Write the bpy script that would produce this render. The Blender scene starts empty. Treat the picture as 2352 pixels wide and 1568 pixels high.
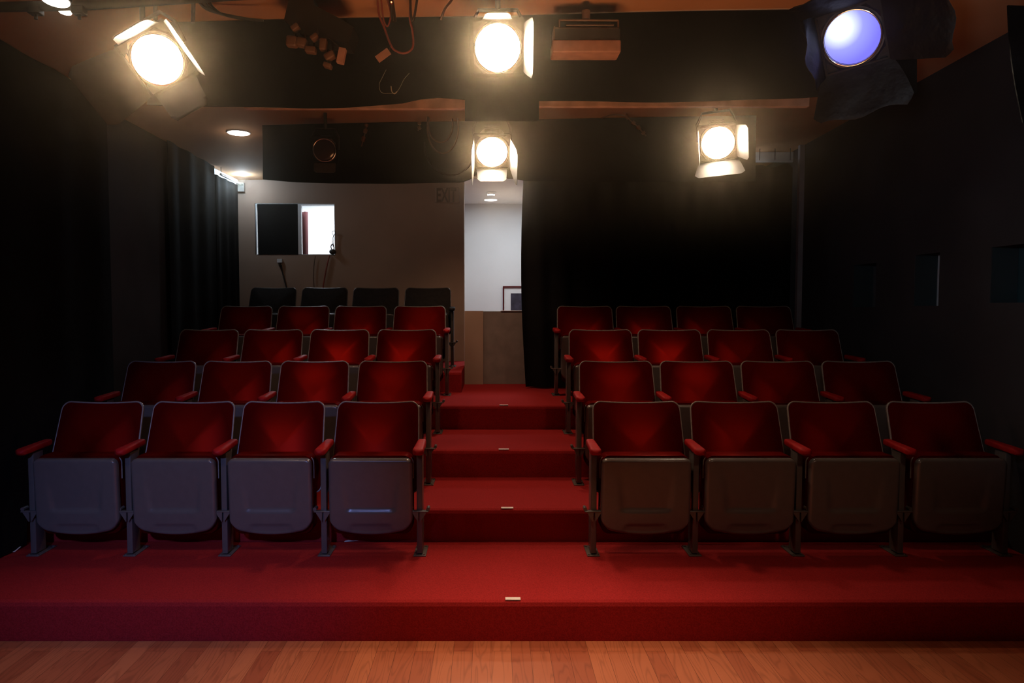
import bpy, bmesh, random
from math import *
from mathutils import Vector, Matrix
random.seed(7)
SC = bpy.context.scene
COL = SC.collection
# ------------------------------------------------------------------ camera
F, HC, CX = 1650.0, 1.494, 1130.0
TH = atan(84 / F)
cam = bpy.data.cameras.new('camera'); co = bpy.data.objects.new('camera', cam); COL.objects.link(co)
cam.sensor_width = 36; cam.lens = F / 2352 * 36; cam.shift_x = (1176 - CX) / 2352
cam.clip_start = 0.05
co.location = (0, 0, HC); co.rotation_euler = (pi / 2 - TH, 0, 0)
SC.camera = co

def P(x, y, Y):
    """photo point (x, y) at real depth Y -> world"""
    u = (784 - y) / F
    k = Y / (cos(TH) + u * sin(TH))
    return Vector(((x - CX) / F * k, Y, HC + (-sin(TH) + u * cos(TH)) * k))

# ------------------------------------------------------------------ materials
def nt(name):
    m = bpy.data.materials.new(name); m.use_nodes = True
    n = m.node_tree; b = n.nodes['Principled BSDF']
    return m, n, b
def setin(b, **k):
    for a, v in k.items():
        b.inputs[a.replace('_', ' ')].default_value = v
def noise_mix(n, b, c1, c2, scale, sock='Base Color', detail=4, lo=.35, hi=.65, stretch=None, coord='Object'):
    tc = n.nodes.new('ShaderNodeTexCoord'); no = n.nodes.new('ShaderNodeTexNoise'); cr = n.nodes.new('ShaderNodeValToRGB')
    no.inputs['Scale'].default_value = scale; no.inputs['Detail'].default_value = detail
    src = tc.outputs[coord]
    if stretch:
        mp = n.nodes.new('ShaderNodeMapping'); mp.inputs['Scale'].default_value = stretch
        n.links.new(src, mp.inputs[0]); src = mp.outputs[0]
    n.links.new(src, no.inputs['Vector']); n.links.new(no.outputs['Fac'], cr.inputs[0])
    cr.color_ramp.elements[0].position = lo; cr.color_ramp.elements[1].position = hi
    cr.color_ramp.elements[0].color = (*c1, 1); cr.color_ramp.elements[1].color = (*c2, 1)
    n.links.new(cr.outputs[0], b.inputs[sock])
    return src, no, cr
def bump(n, b, src, scale, strength, dist=.01):
    no = n.nodes.new('ShaderNodeTexNoise'); no.inputs['Scale'].default_value = scale; no.inputs['Detail'].default_value = 3
    bp = n.nodes.new('ShaderNodeBump'); bp.inputs['Strength'].default_value = strength; bp.inputs['Distance'].default_value = dist
    n.links.new(src, no.inputs['Vector']); n.links.new(no.outputs['Fac'], bp.inputs['Height']); n.links.new(bp.outputs[0], b.inputs['Normal'])
def simple(name, c, rough=.6, metal=0., var=.12, scale=8., bmp=0., bscale=60., spec=.5, **k):
    m, n, b = nt(name); setin(b, Roughness=rough, Metallic=metal)
    b.inputs['Specular IOR Level'].default_value = spec
    setin(b, **k)
    lo = tuple(v * (1 - var) for v in c); hi = tuple(min(1, v * (1 + var)) for v in c)
    src, no, cr = noise_mix(n, b, lo, hi, scale)
    if bmp: bump(n, b, src, bscale, bmp, min(.01, .15 / bscale))
    return m
def emit(name, c, s):
    m = bpy.data.materials.new(name); m.use_nodes = True; n = m.node_tree
    for x in list(n.nodes): n.nodes.remove(x)
    e = n.nodes.new('ShaderNodeEmission'); o = n.nodes.new('ShaderNodeOutputMaterial')
    e.inputs[0].default_value = (*c, 1); e.inputs[1].default_value = s
    n.links.new(e.outputs[0], o.inputs[0]); return m

M = {}
M['carpet'] = simple('red_carpet', (.33, .020, .021), .95, var=.2, scale=220, bmp=.5, bscale=500, spec=.1)
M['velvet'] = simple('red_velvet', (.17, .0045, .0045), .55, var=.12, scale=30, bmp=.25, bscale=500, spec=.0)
# glossier middle of each pad, with a hot spot painted into the base colour
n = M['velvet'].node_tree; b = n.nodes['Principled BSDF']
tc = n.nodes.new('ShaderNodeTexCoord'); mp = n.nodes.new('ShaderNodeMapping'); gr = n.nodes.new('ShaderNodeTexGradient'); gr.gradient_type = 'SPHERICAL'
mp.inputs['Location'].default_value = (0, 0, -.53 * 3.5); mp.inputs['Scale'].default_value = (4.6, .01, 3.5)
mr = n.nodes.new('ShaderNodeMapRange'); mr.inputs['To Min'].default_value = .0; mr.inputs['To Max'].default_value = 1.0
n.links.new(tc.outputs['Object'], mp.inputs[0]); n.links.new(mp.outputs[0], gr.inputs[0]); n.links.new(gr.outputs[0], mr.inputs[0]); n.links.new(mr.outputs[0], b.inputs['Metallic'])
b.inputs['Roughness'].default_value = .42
cr = n.nodes.new('ShaderNodeValToRGB'); cr.color_ramp.elements[0].color = (.075, .002, .002, 1); cr.color_ramp.elements[1].color = (.19, .0055, .003, 1); cr.color_ramp.elements[1].position = .6  # lighter centre, darker edges: the highlight on the pad put in as colour
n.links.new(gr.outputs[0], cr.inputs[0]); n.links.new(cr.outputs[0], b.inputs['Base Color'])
M['armpad'] = simple('red_arm_pad', (.34, .008, .009), .6, var=.12, scale=30, bmp=.2, bscale=400, spec=.2)
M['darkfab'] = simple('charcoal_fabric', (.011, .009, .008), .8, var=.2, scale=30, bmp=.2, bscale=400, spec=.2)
M['grey'] = simple('grey_enamel', (.115, .108, .10), .24, var=.03, scale=25, spec=.6, bmp=.03, bscale=30)
M['greydark'] = simple('dark_grey_enamel', (.03, .028, .026), .35, var=.1, scale=25, spec=.5)
M['rim'] = simple('grey_rim_enamel', (.24, .22, .20), .35, var=.15, scale=40)
M['black_cloth'] = simple('black_drape_cloth', (.0055, .0055, .006), .9, var=.35, scale=3, bmp=.4, bscale=9, spec=.12)
M['black_metal'] = simple('black_lamp_paint', (.012, .0115, .011), .5, var=.2, scale=20)
M['matt_black'] = simple('matt_black_plate', (.003, .003, .003), .8, spec=.1)
M['foil'] = simple('crumpled_black_foil', (.003, .003, .0035), .55, var=.3, scale=9, bmp=1.0, bscale=14, spec=.2)
M['door_metal'] = simple('barn_door_paint', (.035, .029, .024), .5, var=.15, scale=20)
M['dwall'] = simple('dark_wall_paint', (.05, .046, .048), .8, var=.15, scale=2, spec=.2)
M['rwall'] = simple('charcoal_wall_paint', (.034, .034, .036), .8, var=.15, scale=2, spec=.2)
M['backwall'] = simple('tan_wall_paint', (.35, .25, .19), .85, var=.06, scale=2, spec=.2)
M['ceiling'] = simple('ceiling_paint', (.46, .25, .13), .85, var=.08, scale=1.5, spec=.2)
M['white'] = simple('white_wall_paint', (.78, .78, .78), .8, var=.03, scale=2)
M['whitetrim'] = simple('white_trim_paint', (.7, .7, .7), .5, var=.03, scale=2)
M['board'] = simple('raw_batten_wood', (.40, .25, .19), .7, var=.2, scale=12)
M['plastic'] = simple('beige_plastic', (.42, .24, .18), .5, var=.12, scale=20)
M['conn'] = simple('brown_connector_plastic', (.13, .07, .04), .5, var=.2, scale=20)
M['cable'] = simple('black_cable_rubber', (.02, .018, .016), .45)
M['cable_red'] = simple('red_cable_rubber', (.26, .06, .04), .5)
M['cable_brown'] = simple('brown_cable_rubber', (.10, .055, .03), .5)
M['tape'] = simple('white_marker_tape', (.85, .82, .78), .6, var=.05)
M['redcurtain'] = simple('dark_red_curtain', (.05, .002, .003), .8, var=.2, scale=6)
M['mahog'] = simple('mahogany_frame', (.09, .008, .007), .35, var=.2, scale=20)
M['mat'] = simple('white_picture_mat', (.8, .8, .8), .8, var=.02)
M['print'] = simple('dark_picture_print', (.035, .03, .05), .6, var=.4, scale=14)
M['sign'] = simple('sign_face', (.36, .27, .20), .6, var=.05)
M['signtxt'] = simple('sign_letters', (.07, .035, .018), .6, var=.05)
M['chrome'] = simple('chrome', (.8, .8, .8), .12, metal=1.)
M['wire'] = simple('pale_wire_insulation', (.30, .27, .2), .2, spec=1.)
M['teal'] = simple('niche_teal_paint', (.010, .020, .024), .7, var=.2, scale=3)
M['lamp'] = emit('warm_white_lens_glow', (1, .80, .58), 95)
M['lamp2'] = emit('warm_white_rear_lens_glow', (1, .80, .58), 75)
M['down'] = emit('downlight_glow', (1, .93, .85), 9)
M['led'] = emit('red_led_glow', (1, .12, .04), 12)
M['slit'] = emit('daylight_slit_glow', (.75, .88, 1), 3.)

# blue gel lens : brighter behind the filament, blue toward the rim
m = bpy.data.materials.new('blue_gel_lens_glow'); m.use_nodes = True; n = m.node_tree
for x in list(n.nodes): n.nodes.remove(x)
tc = n.nodes.new('ShaderNodeTexCoord'); mp = n.nodes.new('ShaderNodeMapping'); gr = n.nodes.new('ShaderNodeTexGradient'); gr.gradient_type = 'SPHERICAL'
cr = n.nodes.new('ShaderNodeValToRGB'); e = n.nodes.new('ShaderNodeEmission'); o = n.nodes.new('ShaderNodeOutputMaterial')
mp.inputs['Location'].default_value = (.25, 0, -.35); mp.inputs['Scale'].default_value = (6.5, 6.5, 6.5)
n.links.new(tc.outputs['Object'], mp.inputs[0]); n.links.new(mp.outputs[0], gr.inputs[0]); n.links.new(gr.outputs[0], cr.inputs[0])
cr.color_ramp.elements[0].position = 0; cr.color_ramp.elements[0].color = (.22, .20, .95, 1)
cr.color_ramp.elements[1].position = .80; cr.color_ramp.elements[1].color = (1.15, 1.25, 2.0, 1)
k = cr.color_ramp.elements.new(.42); k.color = (.36, .37, .98, 1)
n.links.new(cr.outputs[0], e.inputs[0]); e.inputs[1].default_value = 1.1; n.links.new(e.outputs[0], o.inputs[0]); M['bluelens'] = m

# stage floor : oak strips running toward the seats
m, n, b = nt('oak_strip_floor'); setin(b, Roughness=.42)
tc = n.nodes.new('ShaderNodeTexCoord'); mp = n.nodes.new('ShaderNodeMapping'); mp.inputs['Rotation'].default_value = (0, 0, pi / 2)
br = n.nodes.new('ShaderNodeTexBrick'); br.offset = .37; br.inputs['Scale'].default_value = 1
br.inputs['Brick Width'].default_value = .9; br.inputs['Row Height'].default_value = .083; br.inputs['Mortar Size'].default_value = .0008
br.inputs['Color1'].default_value = (.38, .10, .045, 1); br.inputs['Color2'].default_value = (.53, .175, .078, 1); br.inputs['Mortar'].default_value = (.12, .035, .012, 1)
n.links.new(tc.outputs['Object'], mp.inputs[0]); n.links.new(mp.outputs[0], br.inputs['Vector'])
m2 = n.nodes.new('ShaderNodeMapping'); m2.inputs['Scale'].default_value = (1, .10, 1); n.links.new(tc.outputs['Object'], m2.inputs[0])
sh = n.nodes.new('ShaderNodeMix'); sh.data_type = 'RGBA'; sh.blend_type = 'ADD'; sh.inputs[0].default_value = 1   # shift the grain from strip to strip
n.links.new(m2.outputs[0], sh.inputs[6]); n.links.new(br.outputs['Color'], sh.inputs[7])
wv = n.nodes.new('ShaderNodeTexNoise'); wv.inputs['Scale'].default_value = 9; wv.inputs['Detail'].default_value = 2; wv.inputs['Distortion'].default_value = .4
n.links.new(sh.outputs[2], wv.inputs['Vector'])
mt = n.nodes.new('ShaderNodeMath'); mt.operation = 'MULTIPLY'; mt.inputs[1].default_value = 16; n.links.new(wv.outputs['Fac'], mt.inputs[0])
fr0 = n.nodes.new('ShaderNodeMath'); fr0.operation = 'PINGPONG'; fr0.inputs[1].default_value = .5; n.links.new(mt.outputs[0], fr0.inputs[0])
rp = n.nodes.new('ShaderNodeValToRGB'); n.links.new(fr0.outputs[0], rp.inputs[0])
rp.color_ramp.elements[0].position = .02; rp.color_ramp.elements[0].color = (.55, .50, .46, 1); rp.color_ramp.elements[1].position = .22; rp.color_ramp.elements[1].color = (1, 1, 1, 1)
mx = n.nodes.new('ShaderNodeMix'); mx.data_type = 'RGBA'; mx.blend_type = 'MULTIPLY'; mx.inputs[0].default_value = .5
n.links.new(br.outputs['Color'], mx.inputs[6]); n.links.new(rp.outputs[0], mx.inputs[7]); n.links.new(mx.outputs[2], b.inputs['Base Color'])
M['oak'] = m

# ------------------------------------------------------------------ mesh helpers
class MB:
    def __init__(s): s.b = bmesh.new()
    def face(s, pts):
        s.b.faces.new([s.b.verts.new(p) for p in pts]); return s
    def box(s, lo, hi, mat=None, bev=0.):
        r = bmesh.ops.create_cube(s.b, size=1)
        lo, hi = Vector(lo), Vector(hi); c = (lo + hi) / 2; d = hi - lo
        for v in r['verts']:
            v.co = Vector((v.co.x * d.x, v.co.y * d.y, v.co.z * d.z)) + c
        if bev:
            es = list({e for v in r['verts'] for e in v.link_edges})
            q = bmesh.ops.bevel(s.b, geom=es, offset=bev, segments=3, affect='EDGES', profile=.5)
            vs = list({v for f in q['faces'] for v in f.verts} | {v for v in r['verts'] if v.is_valid})
        else: vs = r['verts']
        if mat is not None:
            for v in vs: v.co = mat @ v.co
        return s
    def cyl(s, a, b_, r1, r2=None, seg=20, cap=True):
        a, b_ = Vector(a), Vector(b_); r2 = r1 if r2 is None else r2
        d = (b_ - a).normalized(); q = d.to_track_quat('Z', 'Y').to_matrix()
        A = []; B = []
        for i in range(seg):
            t = 2 * pi * i / seg; w = q @ Vector((cos(t), sin(t), 0))
            A.append(s.b.verts.new(a + w * r1)); B.append(s.b.verts.new(b_ + w * r2))
        for i in range(seg):
            j = (i + 1) % seg; s.b.faces.new((A[i], A[j], B[j], B[i]))
        if cap: s.b.faces.new(A[::-1]); s.b.faces.new(B)
        return s
    def lathe(s, prof, mat=None, seg=32):
        """profile (r, y) turned about the Y axis"""
        rings = []
        for r, y in prof:
            ring = []
            for i in range(seg):
                t = 2 * pi * i / seg; v = Vector((r * cos(t), y, r * sin(t)))
                ring.append(s.b.verts.new(mat @ v if mat else v))
            rings.append(ring)
        for A, B in zip(rings, rings[1:]):
            for i in range(seg):
                j = (i + 1) % seg; s.b.faces.new((A[i], A[j], B[j], B[i]))
        s.b.faces.new(rings[0]); s.b.faces.new(rings[-1][::-1]); return s
    def tube(s, pts, r, seg=8, closed=False):
        pts = [Vector(p) for p in pts]; n_ = len(pts); rings = []
        up = Vector((0, 0, 1))
        for i, p in enumerate(pts):
            if closed: d = pts[(i + 1) % n_] - pts[i - 1]
            else: d = pts[min(i + 1, n_ - 1)] - pts[max(i - 1, 0)]
            d.normalize()
            a = d.cross(up)
            if a.length < .05: a = d.cross(Vector((1, 0, 0)))
            a.normalize(); c = a.cross(d)
            if rings and a.dot(pa) < 0: a, c = -a, -c
            pa = a
            rings.append([s.b.verts.new(p + a * r * cos(2 * pi * k / seg) + c * r * sin(2 * pi * k / seg)) for k in range(seg)])
        m_ = n_ if closed else n_ - 1
        for i in range(m_):
            A, B = rings[i], rings[(i + 1) % n_]
            for k in range(seg):
                l = (k + 1) % seg; s.b.faces.new((A[k], A[l], B[l], B[k]))
        if not closed: s.b.faces.new(rings[0][::-1]); s.b.faces.new(rings[-1])
        return s
    def prism(s, poly, axis, a, b_):
        """poly in the two other axes, extruded along axis"""
        def mk(p, t):
            l = list(p); l.insert(axis, t); return s.b.verts.new(l)
        A = [mk(p, a) for p in poly]; B = [mk(p, b_) for p in poly]
        s.b.faces.new(A[::-1]); s.b.faces.new(B)
        for i in range(len(A)):
            j = (i + 1) % len(A); s.b.faces.new((A[i], A[j], B[j], B[i]))
        return s
    def grid(s, fn, nu, nv, thick=None):
        V = [[s.b.verts.new(fn(i / nu, j / nv)) for i in range(nu + 1)] for j in range(nv + 1)]
        for j in range(nv):
            for i in range(nu): s.b.faces.new((V[j][i], V[j][i + 1], V[j + 1][i + 1], V[j + 1][i]))
        if thick:
            t = Vector(thick)
            W = [[s.b.verts.new(V[j][i].co + t) for i in range(nu + 1)] for j in range(nv + 1)]
            for j in range(nv):
                for i in range(nu): s.b.faces.new((W[j][i], W[j + 1][i], W[j + 1][i + 1], W[j][i + 1]))
            for j in range(nv):
                s.b.faces.new((V[j][0], V[j + 1][0], W[j + 1][0], W[j][0])); s.b.faces.new((V[j][nu], W[j][nu], W[j + 1][nu], V[j + 1][nu]))
            for i in range(nu):
                s.b.faces.new((V[0][i], W[0][i], W[0][i + 1], V[0][i + 1])); s.b.faces.new((V[nv][i], V[nv][i + 1], W[nv][i + 1], W[nv][i]))
        return s
    def mesh(s, name, mat, smooth=False):
        bmesh.ops.recalc_face_normals(s.b, faces=s.b.faces)
        me = bpy.data.meshes.new(name); s.b.to_mesh(me); s.b.free()
        me.materials.append(mat)
        if smooth:
            for p in me.polygons: p.use_smooth = True
            me.set_sharp_from_angle(angle=radians(smooth if smooth > 1 else 40))
        return me
def link(name, me, parent=None, loc=None):
    o = bpy.data.objects.new(name, me); COL.objects.link(o)
    if parent: o.parent = parent
    if loc is not None: o.location = loc
    return o
def part(name, mb, mat, parent=None, smooth=False):
    return link(name, mb.mesh(name, mat, smooth), parent)
def tag(o, label, cat, group=None, kind=None):
    o['label'] = label; o['category'] = cat
    if group: o['group'] = group
    if kind: o['kind'] = kind
    return o
def thing(name, label, cat, loc=(0, 0, 0), group=None):
    o = bpy.data.objects.new(name, None); COL.objects.link(o); o.location = loc; o.empty_display_size = .1
    return tag(o, label, cat, group)
def struct(name, mb, mat, parent=None, smooth=False):
    o = part(name, mb, mat, parent, smooth)
    if parent is None: o['kind'] = 'structure'
    return o
def spline(pts, k=8):
    pts = [Vector(p) for p in pts]; out = []
    q = [pts[0] * 2 - pts[1]] + pts + [pts[-1] * 2 - pts[-2]]
    for i in range(1, len(q) - 2):
        a, b_, c, d = q[i - 1:i + 3]
        for j in range(k):
            t = j / k
            out.append(.5 * ((2 * b_) + (c - a) * t + (2 * a - 5 * b_ + 4 * c - d) * t * t + (3 * b_ - a - 3 * c + d) * t ** 3))
    out.append(pts[-1]); return out

# ------------------------------------------------------------------ room shell
STEP = .18
RY = [3.125, 3.936, 4.68, 5.489, 6.33]        # riser fronts
YB = [3.97, 4.74, 5.54, 6.36, 7.14]           # top edge of the backs
BW = 7.6                                       # rear wall
lb = P(545, 415, BW); XL = lb.x
def Yx(x, y, X):                               # depth where photo point meets plane x = X
    return X * F / (x - CX) * (cos(TH) + (784 - y) / F * sin(TH))
XR = 2.80
lf = P(0, 119, Yx(0, 119, XL)); rb = P(1842, 335, Yx(1842, 335, XR)); rf = P(2317, 73, Yx(2317, 73, XR))
cY = ((lb.z - lf.z) / (lb.y - lf.y) + (rb.z - rf.z) / (rb.y - rf.y)) / 2
cX = (rf.z - (lf.z + cY * (rf.y - lf.y))) / (XR - XL)
def CZ(X, Y): return lf.z + cX * (X - XL) + cY * (Y - lf.y)
print('ceiling', lb, lf, rb, rf, cX, cY)
Y0 = -1.2                                      # stage end of the modelled room

struct('floor', MB().box((XL - .6, Y0, -.05), (XR + .6, RY[0] + .02, 0)), M['oak'])
mb = MB()
def ceil_quad(mb, x0, y0, x1, y1):
    V = [Vector((x, y, CZ(x, y))) for x, y in ((x0, y0), (x1, y0), (x1, y1), (x0, y1))]
    U = [v + Vector((0, 0, .06)) for v in V]
    vs = [mb.b.verts.new(p) for p in V + U]
    for f in ((0, 1, 2, 3), (7, 6, 5, 4), (0, 4, 5, 1), (1, 5, 6, 2), (2, 6, 7, 3), (3, 7, 4, 0)):
        mb.b.faces.new([vs[i] for i in f])
ceil_quad(mb, XL - .3, Y0, XR + .3, BW + .1)
struct('ceiling', mb, M['ceiling'])

# carpeted risers : one stepped block across the room, and the raised rear block left of the aisle
def steps_profile():
    pr = [(RY[0], 0)]
    r = .022
    for k in range(4):
        z = STEP * (k + 1); y = RY[k]
        pr += [(y, z - r), (y + r * .3, z - r * .3), (y + r, z)]
        if k < 3: pr += [(RY[k + 1], z)]
    pr += [(BW, .72), (BW, 0)]
    return pr
struct('floor_carpet_steps', MB().prism(steps_profile(), 0, XL, XR), M['carpet'])
BX = -.27
r = .022
struct('floor_rear_block', MB().prism([(RY[4], .72), (RY[4], .9 - r), (RY[4] + .3 * r, .9 - .3 * r), (RY[4] + r, .9), (BW, .9), (BW, .72)], 0, XL, BX), M['carpet'])

# wall_left
struct('wall_left', MB().box((XL - .08, Y0, 0), (XL, BW + .1, 3.1)), M['dwall'])
# wall_right with three deep niches
T = .15
nz = []
for (xf, yt, xn, yb_) in ((2275, 560, 2352 + 34, 695), (2100, 586, 2157, 702), (1960, 609, 2012, 705)):
    Yf, Yn = Yx(xf, 640, XR), Yx(xn, 640, XR)
    nz.append((Yn, Yf, P(xf, yb_, Yf).z, P(xf, yt + (8 if xf == 2275 else 0), Yf).z))
mb = MB()
ys = [Y0] + [v for a in nz for v in a[:2]] + [BW + .1]
ys = sorted(ys); top = 3.2
for i in range(len(ys) - 1):
    a, b_ = ys[i], ys[i + 1]
    hole = [q for q in nz if abs(q[0] - a) < 1e-6]
    if hole:
        mb.box((XR, a, 0), (XR + T, b_, hole[0][2])); mb.box((XR, a, hole[0][3]), (XR + T, b_, top))
    else: mb.box((XR, a, 0), (XR + T, b_, top))
struct('wall_right', mb, M['rwall'])
for i, (a, b_, z0, z1) in enumerate(nz):
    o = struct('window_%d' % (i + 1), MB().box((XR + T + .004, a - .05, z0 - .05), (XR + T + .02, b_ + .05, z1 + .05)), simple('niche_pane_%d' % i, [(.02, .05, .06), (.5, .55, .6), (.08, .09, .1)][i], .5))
    part('niche_lining', MB().box((XR + .004, b_ - .004, z0), (XR + T, b_ - .0005, z1)), M['teal'], o)

# wall_back with booth window and doorway opening
w0 = P(585, 467, BW); w1 = P(770, 585, BW)
dx0 = P(1066, 600, BW).x; dx1 = .62; dz1 = P(1066, 405, BW).z
mb = MB()
def wbox(x0, x1, z0, z1): mb.box((x0, BW, z0), (x1, BW + .12, z1))
TOPZ = 3.1
wbox(XL - .1, w0.x, 0, TOPZ); wbox(w0.x, w1.x, 0, w1.z); wbox(w0.x, w1.x, w0.z, TOPZ)
wbox(w1.x, dx0, 0, TOPZ); wbox(dx0, dx1, dz1, TOPZ); wbox(dx1, XR + .2, 0, TOPZ)
struct('wall_back', mb, M['backwall'])
# half wall at the head of the aisle
hz = P(1130, 714, 6.97).z
hx1 = P(1199, 714, 6.97).x
hw = struct('wall_half', MB().box((BX + .003, 6.975, .7205), (P(1110, 800, 6.97).x, 7.06, hz)), M['backwall'])
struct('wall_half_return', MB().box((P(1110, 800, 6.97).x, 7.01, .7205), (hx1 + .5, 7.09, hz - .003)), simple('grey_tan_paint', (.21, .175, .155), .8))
o = part('trim_cap', MB().box((P(1150, 714, 6.97).x, 6.995, hz - .003), (hx1, 7.09, hz + .004), bev=.003), M['whitetrim']); o.name = 'trim_1'; o['kind'] = 'structure'
# hallway beyond
HY = 9.6; HZ = P(1130, 468, HY).z
struct('wall_hall', MB().box((-1.1, HY, .5), (1.6, HY + .05, HZ)), M['white'])
struct('wall_hall_left', MB().box((-1.1, BW + .12, .5), (-1.05, HY, HZ)), M['white'])
struct('wall_hall_right', MB().box((1.55, BW + .12, .5), (1.6, HY, HZ)), M['white'])
struct('ceiling_hall', MB().box((-1.1, BW + .12, HZ), (1.6, HY + .05, HZ + .05)), M['white'])
struct('floor_hall', MB().box((-1.1, BW + .0005, .66), (1.6, HY, .72)), M['carpet'])
# booth behind the window
BY = 9.4
struct('wall_booth', MB().box((-3.2, BY, 1.2), (-1.16, BY + .05, 3.1)), M['white'])
struct('wall_booth_left', MB().box((-3.2, BW + .12, 1.2), (-3.15, BY, 3.1)), M['white'])
struct('wall_booth_right', MB().box((-1.2, BW + .12, 1.2), (-1.16, BY, 3.1)), M['white'])
struct('ceiling_booth', MB().box((-3.2, BW + .12, 2.84), (-1.16, BY, 2.9)), M['white'])
struct('floor_booth', MB().box((-3.2, BW + .12, 1.2), (-1.16, BY, 1.25)), M['dwall'])
# window_4 : frame, black shutter panel, mullion
f = .018
fr = MB()
fr.box((w0.x + .006, BW + .004, w1.z + .001), (w0.x + f, BW + .11, w0.z - .001)); fr.box((w1.x - .006, BW + .004, w1.z + .001), (w1.x - .0005, BW + .11, w0.z - .001))
fr.box((w0.x + f, BW + .004, w0.z - .012), (w1.x - .006, BW + .11, w0.z - .001)); fr.box((w0.x + f, BW + .004, w1.z + .0005), (w1.x - .006, BW + .11, w1.z + .006))
win = struct('window_4', fr, M['whitetrim'])
px = lambda x: P(x, 525, BW).x
part('shutter_panel', MB().box((px(592), BW - .004, w1.z + .004), (px(684), BW + .02, w0.z - .006)), M['black_cloth'], win)
part('mullion', MB().box((px(684.5), BW - .002, w1.z + .004), (px(692.5), BW + .03, w0.z - .013)), M['whitetrim'], win)
# dark red curtain in the booth
def fold_curtain(x0, x1, y, z0, z1, n_=6, amp=.02, th=.004, wav=.0):
    def fn(u, v): return Vector((x0 + (x1 - x0) * u, y + amp * sin(u * n_ * 2 * pi + .6 * v) + amp * .4 * sin(u * n_ * 4.7 + 2), z0 + (z1 - z0) * v + wav * sin(u * 11)))
    return MB().grid(fn, max(24, n_ * 10), 8, (0, th, 0))
cx0, cx1 = P(690, 520, 8.3).x - .15, P(707, 520, 8.3).x
tag(part('booth_curtain', fold_curtain(cx0, cx1, 8.3, 1.3, P(700, 486, 8.3).z, 3, .03), M['redcurtain'], smooth=60), 'dark red curtain hanging inside the bright booth window', 'curtain')
# trims at the right rear corner
sx = P(1836, 500, 6.55)
struct('trim_2', MB().box((XR - .045, 6.50, .73), (XR - .001, 6.545, CZ(XR, 6.5) - .002)), simple('grey_corner_post', (.28, .26, .27), .6))

# ------------------------------------------------------------------ theatre seats
def rounded_back(p, grow=0.):
    """outline of the back in (x, z), trapezoid with round upper corners"""
    wt, wb = (p - .055) / 2 + grow, (p - .030) / 2 + grow
    z0, z1 = .31 - grow, .762 + grow
    pts = []
    rc = .042
    def corner(cx, cz, r_, a0, a1, k):
        for i in range(k + 1):
            a = a0 + (a1 - a0) * i / k; pts.append((cx + r_ * cos(a), cz + r_ * sin(a)))
    corner(wt - rc, z1 - rc, rc, 0.05, pi / 2, 7)
    for i in range(1, 10):                        # slightly dipped top edge
        u = 1 - 2 * i / 10; pts.append((u * (wt - rc), z1 - .007 * (1 - u * u)))
    corner(-wt + rc, z1 - rc, rc, pi / 2, pi - .05, 7)
    for i in range(1, 8): t = i / 8; pts.append((-wt + (wt - wb) * t, (z1 - rc) + (z0 + .03 - z1 + rc) * t))
    corner(-wb + .03, z0 + .03, .03, pi, 1.5 * pi, 4)
    for i in range(1, 8): u = -1 + 2 * i / 8; pts.append((u * (wb - .03), z0))
    corner(wb - .03, z0 + .03, .03, 1.5 * pi, 2 * pi, 4)
    for i in range(1, 8): t = i / 8; pts.append((wb + (wt - wb) * t, z0 + .03 + (z1 - rc - z0 - .03) * t))
    return pts
def lean(x, z, d):
    """front(-)/back(+) offset d from the reclined plane of the back"""
    y = .265 - (.762 - z) * .38 + .10 * x * x * -1.0
    return Vector((x, y + d * .92, z + d * .38 * 0))
def pad(outline, c, depth_fn, back, mapf, rings=9):
    mb = MB(); n_ = len(outline)
    prev = None
    cen = mb.b.verts.new(mapf(c[0], c[1], depth_fn(0)))
    for k in range(1, rings + 1):
        rr = sin(k / rings * pi / 2)
        ring = [mb.b.verts.new(mapf(c[0] + (x - c[0]) * rr, c[1] + (z - c[1]) * rr, depth_fn(rr))) for x, z in outline]
        for i in range(n_):
            j = (i + 1) % n_
            if prev is None: mb.b.faces.new((cen, ring[i], ring[j]))
            else: mb.b.faces.new((prev[i], ring[i], ring[j], prev[j]))
        prev = ring
    ring = [mb.b.verts.new(mapf(x, z, back)) for x, z in outline]
    for i in range(n_):
        j = (i + 1) % n_; mb.b.faces.new((prev[i], ring[i], ring[j], prev[j]))
    cen2 = mb.b.verts.new(mapf(c[0], c[1], back))
    for i in range(n_): mb.b.faces.new((cen2, ring[(i + 1) % n_], ring[i]))
    return mb
def pan_fn(p, dz=0., wd=0.):
    W = (p - .068) / 2 + wd; ZT, ZB = .512 + dz, .150
    def fn(u, v):
        s = sin((u - .5) * pi); x = W * s; ax = abs(x)
        rt, rb_ = .032, .06
        zt = ZT; zb = ZB - .034 * (1 - (x / W) ** 2)
        if ax > W - rt: zt -= rt - sqrt(max(0, rt * rt - (ax - W + rt) ** 2))
        if ax > W - rb_: zb += rb_ - sqrt(max(0, rb_ * rb_ - (ax - W + rb_) ** 2))
        t = .5 + .5 * sin((v - .5) * pi)
        z = zb + (zt - zb) * t
        edge = min(1, min(W - ax + .0001, zt - z + .0001, z - zb + .0001) / .016)
        d = .020 * sqrt(max(0, 1 - (1 - edge) ** 2))
        # embossed pan : sunk middle, ledge near the bottom, flared foot
        sm = lambda a: max(0, min(1, a)) ** 2 * (3 - 2 * max(0, min(1, a)))
        side = .122 + .11 * max(0, z - .235)
        inside = sm((side - ax) / .026 + .5)
        if z > .235: d -= .010 * inside * sm((z - .235) / .018) * max(0, min(1, (.47 - z) / .22))
        foot = .095 + .5 * max(0, .172 - z)
        if z < .176: d -= .006 * sm((foot - ax) / .014 + .5) * sm((.176 - z) / .012) * sm((z - zb) / .02)
        return Vector((x, -.018 - d - (z - .3) * .05, z))
    return fn
CACHE = {}
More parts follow.
